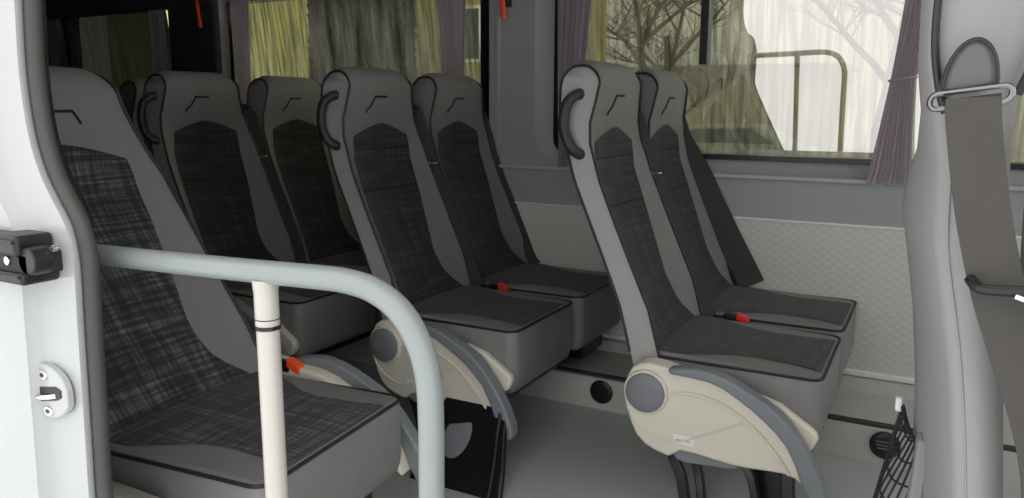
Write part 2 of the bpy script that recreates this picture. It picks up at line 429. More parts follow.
def make_seat(S, label, group, aisle, nm='passenger_seat', L=.48, bold=False, hand=True, near_side=None):
    t = empty(nm, (0,0,0), label, 'seat', group)
    obj('backrest', backrest_bm(S), [M['vinyl'], near_side or (M['vinyl_side'] if aisle else M['vinyl'])], t, angle=50)
    p = obj('plaid_panel', panel_bm(S), M['plaid_bn'] if bold else M['plaid_b'], t)
    p['label'] = 'dark checked fabric centre of the backrest'
    for z in (.985, .845):
        pts = []
        for i in range(13):
            tt = -1+i/6; q = S.front(tt*interp(z, P_T if tt > 0 else PL_T), z - .004*(1-tt*tt)); q.x += .003; pts.append(q)
        obj('seam', tube(pts, .0013, 5), M['groove'], p)
    for sd in (-1, 1):
        obj('piping', tube(side_loop(S, sd), .0042, 6), M['piping'], t)
    # stitched emblem on the headrest
    if bold: lg = [(-.062,1.118),(-.047,1.152),(.047,1.152),(.060,1.122)]
    else: lg = [(-.088,1.108),(-.083,1.118),(-.066,1.128),(-.040,1.163),(.022,1.163)]
    pts = []
    for (a, b), (c, d) in zip(lg, lg[1:]):
        for k in range(4):
            q = S.front(a+(c-a)*k/4, b+(d-b)*k/4); q.x += .001; pts.append(q)
    q = S.front(*lg[-1]); pts.append(q)
    e = obj('headrest_emblem', tube(pts, .0036, 6), M['groove'], t)
    c = obj('seat_cushion', cushion_bm(S, L), M['vinyl'], t, angle=50)
    c2 = obj('cushion_plaid_panel', cush_panel_bm(S, L), M['plaid_cn'] if bold else M['plaid_c'], c)
    c2['label'] = 'dark checked fabric on the cushion top'
    lp = [(x, y, cush_top(S, L, x, y)-.001 if False else .4375+S.dz) for x, y in rr_loop(-L+.004, -.001, .001, S.W-.001, .035)]
    obj('cushion_piping', tube(lp, .0042, 6, closed=True), M['piping'], c)
    # belt along the far edge
    W = S.W
    bp = [(-.735,W-.02,1.10),(-.70,W+.010,1.115),(-.662,W+.018,1.02),(-.635,W+.020,.93),(-.60,W+.018,.84),(-.555,W+.020,.74),(-.51,W+.02,.64),(-.465,W+.02,.54),(-.43,W+.015,.47),(-.40,W+.012,.452)]
    if not bold:
        if not aisle: bp = [(x, y-.034, z) for x, y, z in bp]
        bp = [(S.X(x, z), y, S.Z(z)) for x, y, z in bp]
        b = obj('seat_belt', ribbon(smooth_path(bp, 4), .044, (1, .8, 0)), M['strap'], t)
        obj('belt_guide', obj_bm_box(S.X(-.715, 1.10), W-.005, S.Z(1.10), .05, .03, .035), M['black'], b, bevel=.006)
        tg = bmesh.new(); add_box(tg, S.X(-.628,.93), S.X(-.628,.93)+.03, W-.012, W+.016, .915, .922)
        tn = obj('belt_tongue', tg, M['chrome'], b, bevel=.002); tn['label'] = 'chrome belt tongue'
    # buckle
    if aisle or bold:
        yb = W+.022; bo = -.045 if bold else 0
        k = obj('belt_buckle', obj_bm_box(-.345+bo, yb, .445, .05, .026, .03), M['black'], t, bevel=.004)
        rb = bmesh.new(); add_box(rb, -.326, -.286, yb-.014, yb+.014, .445, .470)
        for v in rb.verts:
            if v.co.x > -.3: v.co.z -= .016
            v.co.x += bo
        r = obj('release_button', rb, M['red'] if not bold else M['redorange'], k, bevel=.003); r['label'] = 'red buckle button'
    if not aisle and not bold:
        obj('pedestal', box(-.40,-.08,.30 if W > .5 else .20,W-.03,.128,.232), M['blackmetal'], t, bevel=.01)
    if aisle:
        if hand:
            hp = [(-.705,.028,1.170),(-.712,.004,1.168),(-.727,-.020,1.145),(-.735,-.027,1.10),(-.730,-.030,1.065),(-.716,-.027,1.030),(-.702,-.014,1.008),(-.694,.012,1.0)]
            hp = smooth_path(hp, 5)
            rad = [.017 if (i < 4 or i > len(hp)-5) else .0155 for i in range(len(hp))]
            obj('grab_handle', tube(hp, rad, 12), M['handle'], t)
        sh = obj('side_shell', prism(SHELL, -.075, -.008), M['cream'], t, bevel=.010, bseg=3, angle=60)
        sh['label'] = 'cream plastic side cover'
        cir = bmesh.new(); add_disc(cir, (-.445,-.070,.356), .064, .018, seg=40)
        obj('recliner_housing', cir, M['cream'], sh, angle=50)
        cir = bmesh.new(); add_disc(cir, (-.445,-.086,.356), .056, .010, seg=40, dome=.003)
        dc = obj('recliner_disc', cir, M['discgrey'], sh, angle=50); dc['label'] = 'grey round pivot cap'
        # raised arcs moulded in the shell
        arc1 = [(-.385,-.077,.350),(-.36,-.078,.366),(-.31,-.079,.371),(-.25,-.079,.362),(-.19,-.079,.335),(-.13,-.079,.290),(-.08,-.079,.235),(-.055,-.078,.20)]
        arc2 = [(-.498,-.074,.30),(-.47,-.077,.262),(-.42,-.078,.235),(-.36,-.079,.227),(-.30,-.079,.250),(-.24,-.079,.285),(-.18,-.078,.315)]
        bmr = bmesh.new()
        add_tube(bmr, smooth_path(arc1, 5), .0045, 8); add_tube(bmr, smooth_path(arc2, 5), .003, 8)
        obj('shell_rib', bmr, M['cream'], sh)
        st = obj('sticker', box(-.362,-.306,-.0775,-.0752,.222,.247), M['whitelabel'], sh); st['label'] = 'small white sticker with a faint grey printed line'
        pm = bmesh.new()
        for i in range(7): add_box(pm, -.354+i*.0058, -.3505+i*.0058, -.0782, -.0774, .232, .2355)
        obj('sticker_print', pm, M['armgrey'], st)
        am = obj('armrest', prism(ARM_O+ARM_I, -.092, -.045), M['armgrey'], t, bevel=.007, bseg=3, angle=60)
        am['label'] = 'blue grey curved armrest folded down'
        w = obj('cushion_side_cover', prism(WEDGE, -.030, .0), M['cream'], t, bevel=.008, bseg=3, angle=60)
        w['label'] = 'cream plastic cover behind the armrest'
        gb = prism([(-.378,.215),(-.372,.185),(-.355,.166),(-.33,.162),(-.22,.170),(-.185,.178),(-.22,.20)], -.060, -.01)
        obj('lower_bracket', gb, M['armgrey'], t, bevel=.004)
        # legs
        def leg(pts, w=.026):
            q = smooth_path(pts, 5)
            obj('leg', ribbon([Vector((x, y, z)) for x, y, z in q], w, (1, 0, .5), th=.022), M['blackmetal'], t, bevel=.004)
        leg([(-.400,.02,.20),(-.385,-.01,.165),(-.352,-.025,.11),(-.335,-.035,.05),(-.325,-.045,.0)], .030)
        leg([(-.330,.02,.19),(-.315,-.005,.150),(-.297,-.022,.10),(-.287,-.034,.05),(-.285,-.045,.0)], .024)
        leg([(-.33,.0,.175),(-.27,0,.178),(-.20,0,.178),(-.165,-.01,.15),(-.145,-.02,.09),(-.135,-.03,.0)], .024)
        leg([(-.07,.02,.22),(-.068,.01,.15),(-.06,0,.08),(-.045,-.01,.0)], .036)
        obj('leg_plate', prism([(-.21,.2),(-.09,.2),(-.07,.0),(-.15,.0),(-.165,.10),(-.19,.15)], .03, .036), M['blackmetal'], t)
        obj('under_frame', box(-.42,-.05,.01,W,.19,.23), M['blackmetal'], t, bevel=.006)
    return t

def obj_bm_box(cx, cy, cz, lx, ly, lz):
    return box(cx-lx/2, cx+lx/2, cy-ly/2, cy+ly/2, cz-lz/2, cz+lz/2)

S0 = Shape(W=.460)
PITCH = .521
XA, XB, XC, XD = -.203, -1.106, -1.954, -2.80
YA, YC = 2.065, 2.005
GS = 'double seats along the far window side'
a1 = make_seat(S0, 'front-row aisle seat with side handle, its cream armrest cover fully in view', GS, True)
a1.location = (XA, YA, 0)
b1 = copy_tree(a1); b1.location = (XB, YA, 0)
b1['label'] = 'middle-row aisle seat, its cream armrest cover partly behind the pale grab rail'
c1 = copy_tree(a1); c1.location = (XC, YC, 0)
c1['label'] = 'dim aisle seat just behind the large checked seat by the white door pillar'
a2 = make_seat(S0, 'front-row window seat, narrow grey headrest directly below the wet window', GS, False)
a2.location = (XA, YA+PITCH, 0)
# loose belt, widened to take in its shadow, on the window side of the front-row window seat
for (X_, Y_, lab) in ((XB, YA, 'middle-row window seat beside the grey pillar, behind the front-row seats'), (XC, YC, 'dim rear window seat under the yellowish window'), (XD, YC-.03, 'dark rearmost seat barely showing behind the other rows')):
    s = copy_tree(a2); s.location = (X_, Y_+PITCH, 0); s['label'] = lab
W0 = S0.W
wb = [(-.700,W0-.04,1.10),(-.655,W0-.026,1.00),(-.575,W0-.024,.83),(-.485,W0-.024,.66),(-.405,W0-.026,.52),(-.372,W0-.03,.462)]
o = obj('lap_belt', ribbon(smooth_path(wb, 5), [.02+.075*min(1, i/9) for i in range(26)], (1, .2, .0)), M['strap'], a2)  # one broadening ribbon for the webbing and the shade beside it
o['label'] = 'broad dark belt and its shadow, hanging loose on the window side'

# near single seat (left of picture)
SN = Shape(W=.519, k=.216, sc=.968, dz=-.016)
n1 = make_seat(SN, 'large grey seat with bold checked fabric beside the white door pillar', None, False, bold=True, L=.50, near_side=M['vinyl'])
n1.location = (-1.056, .970, 0); n1.rotation_euler = (0, 0, math.radians(5.4))
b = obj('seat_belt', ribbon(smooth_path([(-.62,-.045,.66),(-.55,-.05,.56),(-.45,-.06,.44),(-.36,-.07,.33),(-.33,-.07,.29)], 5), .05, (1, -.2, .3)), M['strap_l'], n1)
obj('belt_anchor', box(-.43,-.30,-.085,-.03,.30,.325), M['blackmetal'], n1, bevel=.004)
cb = obj('armrest', prism([(x, z+.02) for x, z in ARM_O+ARM_I], SN.W+.05, SN.W+.09), M['armgrey'], n1, bevel=.006)
cs = obj('side_shell', prism([(x, z+.02) for x, z in SHELL], SN.W+.012, SN.W+.07), M['cream'], n1, bevel=.010, bseg=3)
cs['label'] = 'cream plastic cover on the aisle side'
obj('pedestal', box(-.42,-.06,.10,SN.W-.06,.0,.24), M['blackmetal'], n1, bevel=.01)
# middle-row pedestal plate (only this row shows it)
pl = prism([(-.21,.215),(.012,.215),(.022,.16),(.060,.07),(.082,0),(-.24,0),(-.24,.12)], -.075, -.05, slant=.85)
obj('pedestal_plate', pl, M['blackmetal'], b1, bevel=.004)
hl = bmesh.new(); add_disc(hl, (-.125,-.077,.125), .046, .003, seg=28)
for v in hl.verts: v.co.z = .125 + (v.co.z-.125)*1.2; v.co.y -= .85*max(0, .2-v.co.z)
hc = obj('round_cutout', hl, M['discgrey'], b1); hc['label'] = 'oval grey opening in the black pedestal'
obj('pedestal_rib', tube(smooth_path([(-.002,-.082,.21),(.008,-.125,.15),(.030,-.185,.08),(.048,-.25,0.008)], 5), .007, 8), M['black'], b1)

# ------------------------------------------------------------------ front seat (right of picture)
f = empty('front_seat', (.004, .85, 0), 'tall light grey seat at the right edge with a belt loop on its shoulder', 'seat')
FR = [(1.42,-.020),(1.35,-.024),(1.25,-.024),(1.18,-.021),(1.13,-.012),(1.08,-.003),(1.0,.002),(.92,.018),(.85,.030),(.745,.042),(.6,.052),(.45,.058),(.30,.06)]
FF = [(1.42,.07),(1.35,.088),(1.25,.084),(1.18,.068),(1.12,.060),(1.0,.067),(.92,.074),(.85,.080),(.745,.09),(.6,.12),(.45,.16),(.30,.16)]
bm = bmesh.new()
zs = [.30,.38,.45,.52,.6,.67,.745,.80,.85,.90,.95,1.0,1.04,1.08,1.13,1.18,1.22,1.25,1.30,1.35,1.39,1.42,1.44]
prev = None
FW = .44
for z in zs:
    zz = min(z, 1.42); xr, xf = interp(zz, FR), interp(zz, FF); ins = .02 if z > 1.43 else 0
    if z > 1.43: xr += .02; xf -= .02
    hw = interp(z, [(.3, FW/2), (.95, FW/2), (1.13, FW/2-.035), (1.42, FW/2-.05)])
    yc = FW/2 - (FW/2-hw)*.9 if True else 0
    yc = hw + interp(z, [(1.0, 0), (1.2, .004), (1.42, .02)])
    # rear wall bows a little
    loop = [(xr+.012, yc-hw), ((xr+xf)/2, yc-hw-.006), (xf-.012, yc-hw), (xf-.003, yc-hw+.006), (xf, yc-hw+.02), (xf+.008, yc), (xf, yc+hw-.02), (xf-.01, yc+hw),
            (xr+.015, yc+hw), (xr+.004, yc+hw-.01), (xr-.004, yc+hw-.04), (xr-.010, yc), (xr-.006, yc-hw+.05), (xr+.001, yc-hw+.012), (xr+.005, yc-hw+.004)]
    hs = max(0, min(1, (z-1.02)/.12))*.030
    loop = [(x + (hs*min(1, max(0, y)/.30) if x < (xr+xf)/2 else 0), y) for x, y in loop]
    ring = [bm.verts.new((x, y, z)) for x, y in loop]
    if prev:
        n = len(ring)
        for i in range(n): bm.faces.new([prev[i], prev[(i+1) % n], ring[(i+1) % n], ring[i]])
    else: bm.faces.new(ring[::-1])
    prev = ring
bm.faces.new(prev)
obj('backrest', bm, M['vinyl_front'], f, angle=80)
pp = [(-.008,-.003,1.40),(-.014,-.006,1.30),(-.017,-.006,1.24),(-.016,-.006,1.19),(-.009,-.007,1.15),(-.002,-.008,1.128)]
pp = [(x+.003, y+.006, z) for x, y, z in pp]
obj('piping', tube(smooth_path(pp, 5), .0035, 8), M['piping'], f)
obj('piping', tube(smooth_path([(.085,-.004,1.26),(.074,-.008,1.20),(.063,-.01,1.165),(.056,-.01,1.145)], 5), .004, 8), M['piping'], f)
obj('seam', tube(smooth_path([(interp(z, FR)+.013, -.0005, z) for z in (.4,.5,.6,.7,.8,.9,1.0,1.08,1.12)], 4), .0012, 6), M['vinyl_front'], f)
cu = bmesh.new(); SF = Shape(W=FW)
cc = cushion_bm(SF, .50, .25)
for v in cc.verts: v.co.x += .58
obj('seat_cushion', cc, M['vinyl'], f, angle=50)
obj('pedestal', box(.15,.5,.06,FW-.06,0,.27), M['blackmetal'], f, bevel=.01)
# shoulder belt guide: flap, loop, webbing
flap = []
for k in range(17):
    a = PI*k/16; flap.append((.0315+.0215*math.cos(a), 1.146+.046*math.sin(a)**.9))
fl = [(x-.018, z + .004*(x-.03)/.02) for x, z in flap]
fb = bmesh.new(); add_prism(fb, fl, -.040, -.010)
g = obj('belt_guide_flap', fb, M['flap'], f, bevel=.006, bseg=3)
obj('flap_piping', tube([(x, -.041, z) for x, z in fl], .0016, 6), M['piping'], g)
lp = rr_loop(.001, .064, -.0065, .0075, .0068, 6)
lp = [(x-.018, -.046, 1.141 + z + .14*(x-.03)) for x, z in lp]
lo = obj('belt_loop', tube(lp, .0026, 8, closed=True), M['darkchrome'], f); lo['label'] = 'dark chrome belt loop'
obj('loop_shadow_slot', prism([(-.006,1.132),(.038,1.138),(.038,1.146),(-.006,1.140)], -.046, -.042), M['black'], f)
sp = [(.0165,-.050,1.142),(.0185,-.051,1.12),(.029,-.053,1.06),(.038,-.054,1.02),(.052,-.055,.97),(.070,-.055,.92),(.0925,-.055,.86),(.108,-.055,.80),(.113,-.055,.74),(.117,-.054,.66),(.12,-.05,.50)]
wd = [(1,0,.12)]*51
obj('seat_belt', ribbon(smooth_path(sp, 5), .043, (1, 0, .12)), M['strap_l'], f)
sp2 = [(.090,-.030,1.13),(.095,-.03,1.0),(.105,-.03,.9),(.13,-.03,.8),(.15,-.03,.6),(.16,-.03,.4)]
obj('seat_belt', ribbon(smooth_path(sp2, 5), .05, (1, 0, 0)), M['strap'], f)
br = obj('belt_bracket', tube(smooth_path([(.028,-.058,.982),(.032,-.066,.978),(.040,-.072,.976),(.075,-.074,.978),(.12,-.074,.983),(.16,-.074,.986)], 5), .005, 8), M['black'], f)
obj('belt_tongue', tube([(.060,-.080,.974),(.070,-.082,.971),(.088,-.082,.962),(.11,-.082,.945)], .0028, 8), M['chrome'], br)
obj('belt_tongue', tube([(.070,-.080,.9735),(.088,-.08,.9755),(.12,-.08,.978)], .0022, 8), M['chrome'], br)
# net pocket on its back
FROT = math.radians(5.6)
f.rotation_euler = (0, 0, FROT)
def to_f(x, y, z):
    dx, dy = x-.004, y-.85
    return Vector((dx*math.cos(FROT)+dy*math.sin(FROT), -dx*math.sin(FROT)+dy*math.cos(FROT), z))
def netpt(a, b):   # a: 0 far .. 1 near ; b: 0 top .. 1 bottom
    y = 1.285*(1-a) + 1.05*a
    ztop = .682*(1-a) + .728*a - .022*math.sin(PI*a)
    z = ztop + (.44-ztop)*b
    x = (-.009*(1-a) + .020*a) - .040*b*(1-.45*a) - .018*math.sin(PI*a)*min(1, b*2.5)
    return to_f(x, y, z)
nb = bmesh.new()
for i in range(11):
    add_tube(nb, [netpt(min(1, max(0, i/8 - .25*b/12)), b/12) for b in range(13)], .0016, 5)
for j in range(9):
    add_tube(nb, [netpt(a/12, min(1, j/8*.98 + .06*(1-a/12))) for a in range(13)], .0016, 5)
no = obj('net_pocket', nb, M['net'], f); no['label'] = 'black elastic net pocket on the rear of the backrest'
obj('net_top_cord', tube([netpt(a/14, 0) for a in range(15)], .0035, 8), M['net'], no)
obj('net_edge_cord', tube([netpt(0, a/14) for a in range(15)], .003, 8), M['net'], no)
pk = [(.022,.728),(.029,.731),(.035,.726),(.037,.69),(.034,.64),(.026,.58),(.014,.50),(-.01,.50),(.010,.58),(.018,.64),(.021,.69)]
bm = bmesh.new()
A = [bm.verts.new(to_f(x-.009, 1.032, z)) for x, z in pk]; B = [bm.verts.new(to_f(x-.011, 1.065, z)) for x, z in pk]
bm.faces.new(A); bm.faces.new(B[::-1])
for i in range(len(pk)): bm.faces.new([A[i], A[(i+1) % len(pk)], B[(i+1) % len(pk)], B[i]])
obj('pocket_side', bm, M['vinyl'], f, bevel=.004)
cp = to_f(-.0145, 1.285, .684)
ck = obj('pocket_clip', obj_bm_box(cp.x, cp.y, cp.z, .010, .014, .022), M['whitelabel'], f, bevel=.003); ck['label'] = 'small white clip at the top of the net'

# ------------------------------------------------------------------ van shell
YW = 3.055
ZG0, ZG1 = .935, 1.70
WIN = [(-1.472, .40, ZG0, ZG1), (-3.42, -1.800, ZG0, ZG1), (-4.86, -3.86, ZG0, ZG1)]   # outer edge of the gasket
RING = .075
def hole_loop(x0, x1, z0, z1, r, n=8): return rr_loop(x0, x1, z0, z1, r, n)
bm = bmesh.new()
def loop_edges(bm, pts, y):
    vs = [bm.verts.new((x, y, z)) for x, z in pts]
    return [bm.edges.new((vs[i], vs[(i+1) % len(vs)])) for i in range(len(vs))]
E = loop_edges(bm, [(-5.0,.715),(1.6,.715),(1.6,1.95),(-5.0,1.95)], YW)
for x0, x1, z0, z1 in WIN:
    rg = RING if x0 > -2 else .03
    E += loop_edges(bm, hole_loop(x0-rg, x1+rg, z0-.05, z1+.05, .13 if x0 > -2 else .06), YW)
bmesh.ops.triangle_fill(bm, use_beauty=True, use_dissolve=False, edges=E)
struct(obj('wall_left', bm, M['wall'], smooth=False))
for i, (x0, x1, z0, z1) in enumerate(WIN):
    rg = RING if x0 > -2 else .03
    bm = bmesh.new()
    loops = []
    for k, (off, offz, y, r) in enumerate(((rg, .05, YW, .13 if rg > .05 else .06), (rg*.85, .045, YW+.012, .12 if rg > .05 else .05), (rg*.35, .02, YW+.03, .09 if rg > .05 else .04), (0, 0, YW+.045, .07 if rg > .05 else .03))):
        loops.append([bm.verts.new((x, y, z)) for x, z in hole_loop(x0-off, x1+off, z0-offz, z1+offz, r)])
    for a, b_ in zip(loops, loops[1:]):
        n = len(a)
        for q in range(n): bm.faces.new([a[q], a[(q+1) % n], b_[(q+1) % n], b_[q]])
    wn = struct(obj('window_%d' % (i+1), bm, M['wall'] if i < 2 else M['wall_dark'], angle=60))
    bm = bmesh.new(); loops = []
    for off, y, r in ((0, YW+.045, .07), (-.004, YW+.030, .066), (-.034, YW+.030, .05), (-.036, YW+.105, .05)):
        loops.append([bm.verts.new((x, y, z)) for x, z in hole_loop(x0-off, x1+off, z0-off*.6, z1+off*.6, max(.015, r if i == 0 else r*.4))])
    for a, b_ in zip(loops, loops[1:]):
        n = len(a)
        for q in range(n): bm.faces.new([a[q], a[(q+1) % n], b_[(q+1) % n], b_[q]])
    obj('gasket', bm, M['gasket'], wn, angle=60)
    bm = bmesh.new()
    bm.faces.new([bm.verts.new((x, YW+.100-(z-z0)*.128, z)) for x, z in hole_loop(x0+.02, x1-.02, z0+.012, z1-.012, .04)])   # panes lean inward at the top
    obj('pane', bm, (M['glass'], M['glass_rear'], M['glass_dark'])[i], wn, smooth=False)
    if i == 0:   # vertical divider between the two panes of the big window
        obj('mullion', box(-.835,-.805,YW+.0,YW+.060,1.30,ZG1-.01), M['gasket'], wn)

struct(obj('trim_1', box(-5,1.6,YW-.018,YW+.01,.868,.884), M['ledge'], bevel=.004))
struct(obj('trim_2', box(-5,1.6,YW-.012,YW+.02,.711,.719), M['whitetrim'], bevel=.003))
struct(obj('wall_left_lower_panel', box(-5,1.6,YW-.005,YW+.03,.15,.712), M['quilt'], smooth=False))
o = struct(obj('trim_3', box(-5,1.6,YW-.022,YW,.156,.176), M['whitetrim'], bevel=.004))  # silver rail; its bright reflection is put in as plain white
# raised floor side duct
bm = bmesh.new()
prof = [(YW,.155),(YW-.04,.150),(YW-.06,.110),(2.70,.105),(2.70,.128),(2.655,.128),(2.635,.118),(2.630,.0),(YW,.0)]
A = [bm.verts.new((-5, y, z)) for y, z in prof]; B = [bm.verts.new((1.6, y, z)) for y, z in prof]
for i in range(len(prof)-1): bm.faces.new([A[i], B[i], B[i+1], A[i+1]])
struct(obj('baseboard_left', bm, M['plinth'], angle=25))
struct(obj('groove_shade', box(-5,1.6,2.640,2.668,.122,.1310), M['wall_dark'], smooth=False))  # dark strip painting the shadow line along the duct top
for k, x in enumerate((-1.033, -.058)):
    v = empty('floor_vent', (x, 2.63, .072), ('round black vent in the side duct between the two nearer seat rows', 'round black slotted vent low on the side duct beside the net pocket')[k], 'vent', 'round vents low on the side duct')
    obj('vent_face', disc((0,0,0), .043, .006, seg=36), M['black'], v, angle=50)
    rg = [(.043*math.cos(a), -.004, .043*math.sin(a)) for a in [2*PI*i/32 for i in range(32)]]
    obj('vent_rim', tube(rg, .003, 8, closed=True), M['gasket'], v)
    sb = bmesh.new()
    for q in range(3): add_box(sb, -.028+.004*q, .028-.002*q, -.010, -.006, .010-q*.011, .0125-q*.011)
    obj('vent_slats', sb, M['armgrey'] if k else M['black'], v)

struct(obj('floor', box(-5,1.6,.86,2.70,-.05,0), M['floor'], smooth=False))
struct(obj('trim_5', box(-1.25,1.6,.70,.86,-.12,-.06), M['alu'], bevel=.01))
struct(obj('ceiling', box(-5,1.6,.70,YW+.1,1.95,2.0), M['ceiling'], smooth=False))
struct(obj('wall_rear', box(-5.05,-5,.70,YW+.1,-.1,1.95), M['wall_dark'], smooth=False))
struct(obj('wall_front', box(1.6,1.65,.70,YW+.1,-.1,.75), M['wall_dark'], smooth=False))

# pillars on the window wall
struct(obj('trim_6', box(-1.735,-1.715,YW-.010,YW+.01,.73,1.95), M['wall'], bevel=.004))
struct(obj('trim_7', box(-3.86+.03,-3.42-.03,YW-.030,YW+.01,.73,1.95), M['wall_dark'], bevel=.02))  # rear pillar; the weak light back here is put into its dark colour
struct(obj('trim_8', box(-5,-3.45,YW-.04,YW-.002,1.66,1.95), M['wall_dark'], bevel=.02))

# emergency hammers
for k, (x, z) in enumerate(((-1.680, 1.508), (-3.560, 1.552))):
    h = empty('emergency_hammer', (x, YW-.035, z), ('bright red emergency hammer hanging on the grey pillar between windows', 'dull red emergency hammer hanging on the dark rear pillar')[k], 'hammer', 'red emergency hammers on the pillars')
    obj('handle', tube(smooth_path([(0,0,0),(.001,0,.012),(-.004,0,.06),(-.008,0,.12),(-.008,0,.19)], 4), [.009]+[.013]*12+[.011]*4, 12), M['redorange'], h)
    obj('hammer_head', tube([(-.045,0,.195),(-.03,0,.195),(.015,0,.195),(.03,0,.195)], [.004,.012,.012,.004], 12), M['chrome'], h)
    obj('wall_clip', box(-.012,.022,.0,.034,.05,.17), M['black'], h, bevel=.003)

# curtains
def curtain(name, prof, m, label, folds, y=YW-.022, group='pleated window curtains', tie=None):
    """prof: list of (z, x_left, x_right)"""
    bm = bmesh.new(); rows = []
    z0, z1 = prof[0][0], prof[-1][0]; nz = 30; nx = folds*8
    for j in range(nz+1):
        z = z0 + (z1-z0)*j/nz
        xl = interp(z, [(p[0], p[1]) for p in prof]); xr = interp(z, [(p[0], p[2]) for p in prof])
        row = []
        for i in range(nx+1):
            s = i/nx; amp = .0085*min(1, (xr-xl)/.10)
            ph = s*folds*2*PI + .6*math.sin(7*s+2*z)
            row.append(bm.verts.new((xl+(xr-xl)*s, y + amp*math.sin(ph) + .004*math.sin(ph*2.3+1), z)))
        rows.append(row)
    for a, b_ in zip(rows, rows[1:]):
        for i in range(nx): bm.faces.new([a[i], a[i+1], b_[i+1], b_[i]])
    o = empty(name, ((prof[0][1]+prof[0][2])/2, y, z0), label, 'curtain', group)
    cl = obj('curtain_cloth', bm, m, o, angle=180); cl.location = (-o.location.x, -o.location.y, -o.location.z)
    if tie:
        z, xl, xr = tie
        t = obj('tieback', tube([((xl+xr)/2 + (xr-xl)/2*1.04*math.cos(a), y + .017*math.sin(a), z + .006*math.cos(a)) for a in [2*PI*k/24 for k in range(24)]], .0045, 6, closed=True), m, o)
        t.location = cl.location
    return o
curtain('curtain', [(.872,-.215,-.062),(.93,-.200,-.066),(1.05,-.182,-.075),(1.235,-.158,-.082),(1.33,-.148,-.062),(1.5,-.135,-.015),(1.72,-.12,.05)], M['curtain'], 'mauve grey curtain tied at its middle, right end of the big window', 9, tie=(1.235,-.160,-.080))
curtain('curtain', [(.884,-1.420,-1.355),(1.0,-1.420,-1.36),(1.08,-1.425,-1.35),(1.3,-1.430,-1.30),(1.55,-1.432,-1.278),(1.72,-1.432,-1.27)], M['curtain_p'], 'purple grey curtain at the left end of the big window, above the front seats', 6)
curtain('curtain', [(.884,-2.000,-1.90),(1.2,-2.01,-1.89),(1.47,-2.022,-1.878),(1.72,-2.045,-1.87)], M['curtain_p'], 'lilac backlit curtain above the middle-row window seat', 6)
curtain('curtain', [(.884,-3.33,-3.23),(1.3,-3.335,-3.21),(1.72,-3.345,-3.195)], M['curtain'], 'dark curtain at the left end of the yellowish window', 6)
curtain('curtain', [(.884,-3.98,-3.86),(1.3,-3.98,-3.85),(1.72,-4.0,-3.84)], M['curtain'], 'dark curtain beside the rear blacked-out window', 6)

# ------------------------------------------------------------------ near side of the van: door aperture
SEAL = [(-1.19,1.95),(-1.18,1.7),(-1.178,1.5),(-1.181,1.36),(-1.184,1.285),(-1.192,1.185),(-1.186,1.095),(-1.168,1.035),(-1.142,.992),(-1.122,.965),(-1.110,.940),(-1.104,.905),(-1.104,.86),(-1.108,.80),(-1.113,.70),(-1.118,.60),(-1.123,.50),(-1.126,.35),(-1.13,.10),(-1.13,-.15)]
SP = smooth_path([(x, .70, z) for x, z in SEAL], 4)
# white panel: columns inward from the seal edge, with the edge rolled
bm = bmesh.new(); rows = []
offs = [(0,.055),(.004,.035),(.010,.018),(.020,.008),(.034,.0),(.06,-.002),(.10,-.004),(.13,-.010),(.17,-.03),(.22,-.035),(.5,-.04),(1.2,-.04),(3.9,-.04)]
def latch_dip(x, z):
    """shallow pressed recess round the black latch"""
    dx = max(0, x+1.165)/.02 if x > -1.165 else 0
    fz = max(0, 1-abs((z-.888)/.062)**4)
    fx = 1 if x < -1.175 else max(0, 1-(x+1.175)/.02)
    return .022*fz*fx
for p in SP:
    row = []
    for d, y in offs:
        x = p.x - d
        row.append(bm.verts.new((x - 1.62*y*(1 if d < .2 else 0), .70+y, p.z)))
    rows.append(row)
for a, b_ in zip(rows, rows[1:]):
    for i in range(len(offs)-1): bm.faces.new([a[i], a[i+1], b_[i+1], b_[i]])
struct(obj('wall_right', bm, M['white'], angle=60))
# inner skin of that wall, and the header and front pillar round the doorway
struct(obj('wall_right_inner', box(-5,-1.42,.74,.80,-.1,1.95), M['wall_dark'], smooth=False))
hb = bmesh.new(); add_box(hb, -1.6, 1.6, .66, .78, 1.74, 2.0)
struct(obj('wall_right_header', hb, M['white'], bevel=.02))
struct(obj('wall_right_front', box(.30,1.6,.68,.78,-.15,1.95), M['white'], bevel=.02))
struct(obj('trim_9', tube([(p.x-.026, .722, p.z) for p in SP], .0125, 12), M['rubber']))
struct(obj('trim_10', tube([(p.x-.088, .762, p.z) for p in SP], .008, 10), M['rubber_d']))
bm = bmesh.new()
pr = None
for p in SP:
    r_ = [bm.verts.new((p.x-.08, .755, p.z)), bm.verts.new((p.x-.125, .79, p.z)), bm.verts.new((p.x-.22, .86, p.z)), bm.verts.new((p.x-.5, .86, p.z))]
    if pr:
        for i in range(3): bm.faces.new([pr[i], pr[i+1], r_[i+1], r_[i]])
    pr = r_
struct(obj('trim_11', bm, M['rubber_d'], angle=60))
# light sill cover beside the near seat
tag(obj('sill_cover', box(-1.62,-1.27,.875,.925,.30,.372), M['pole'], bevel=.01), 'pale plastic cover low between the door seal and the near seat', 'cover')

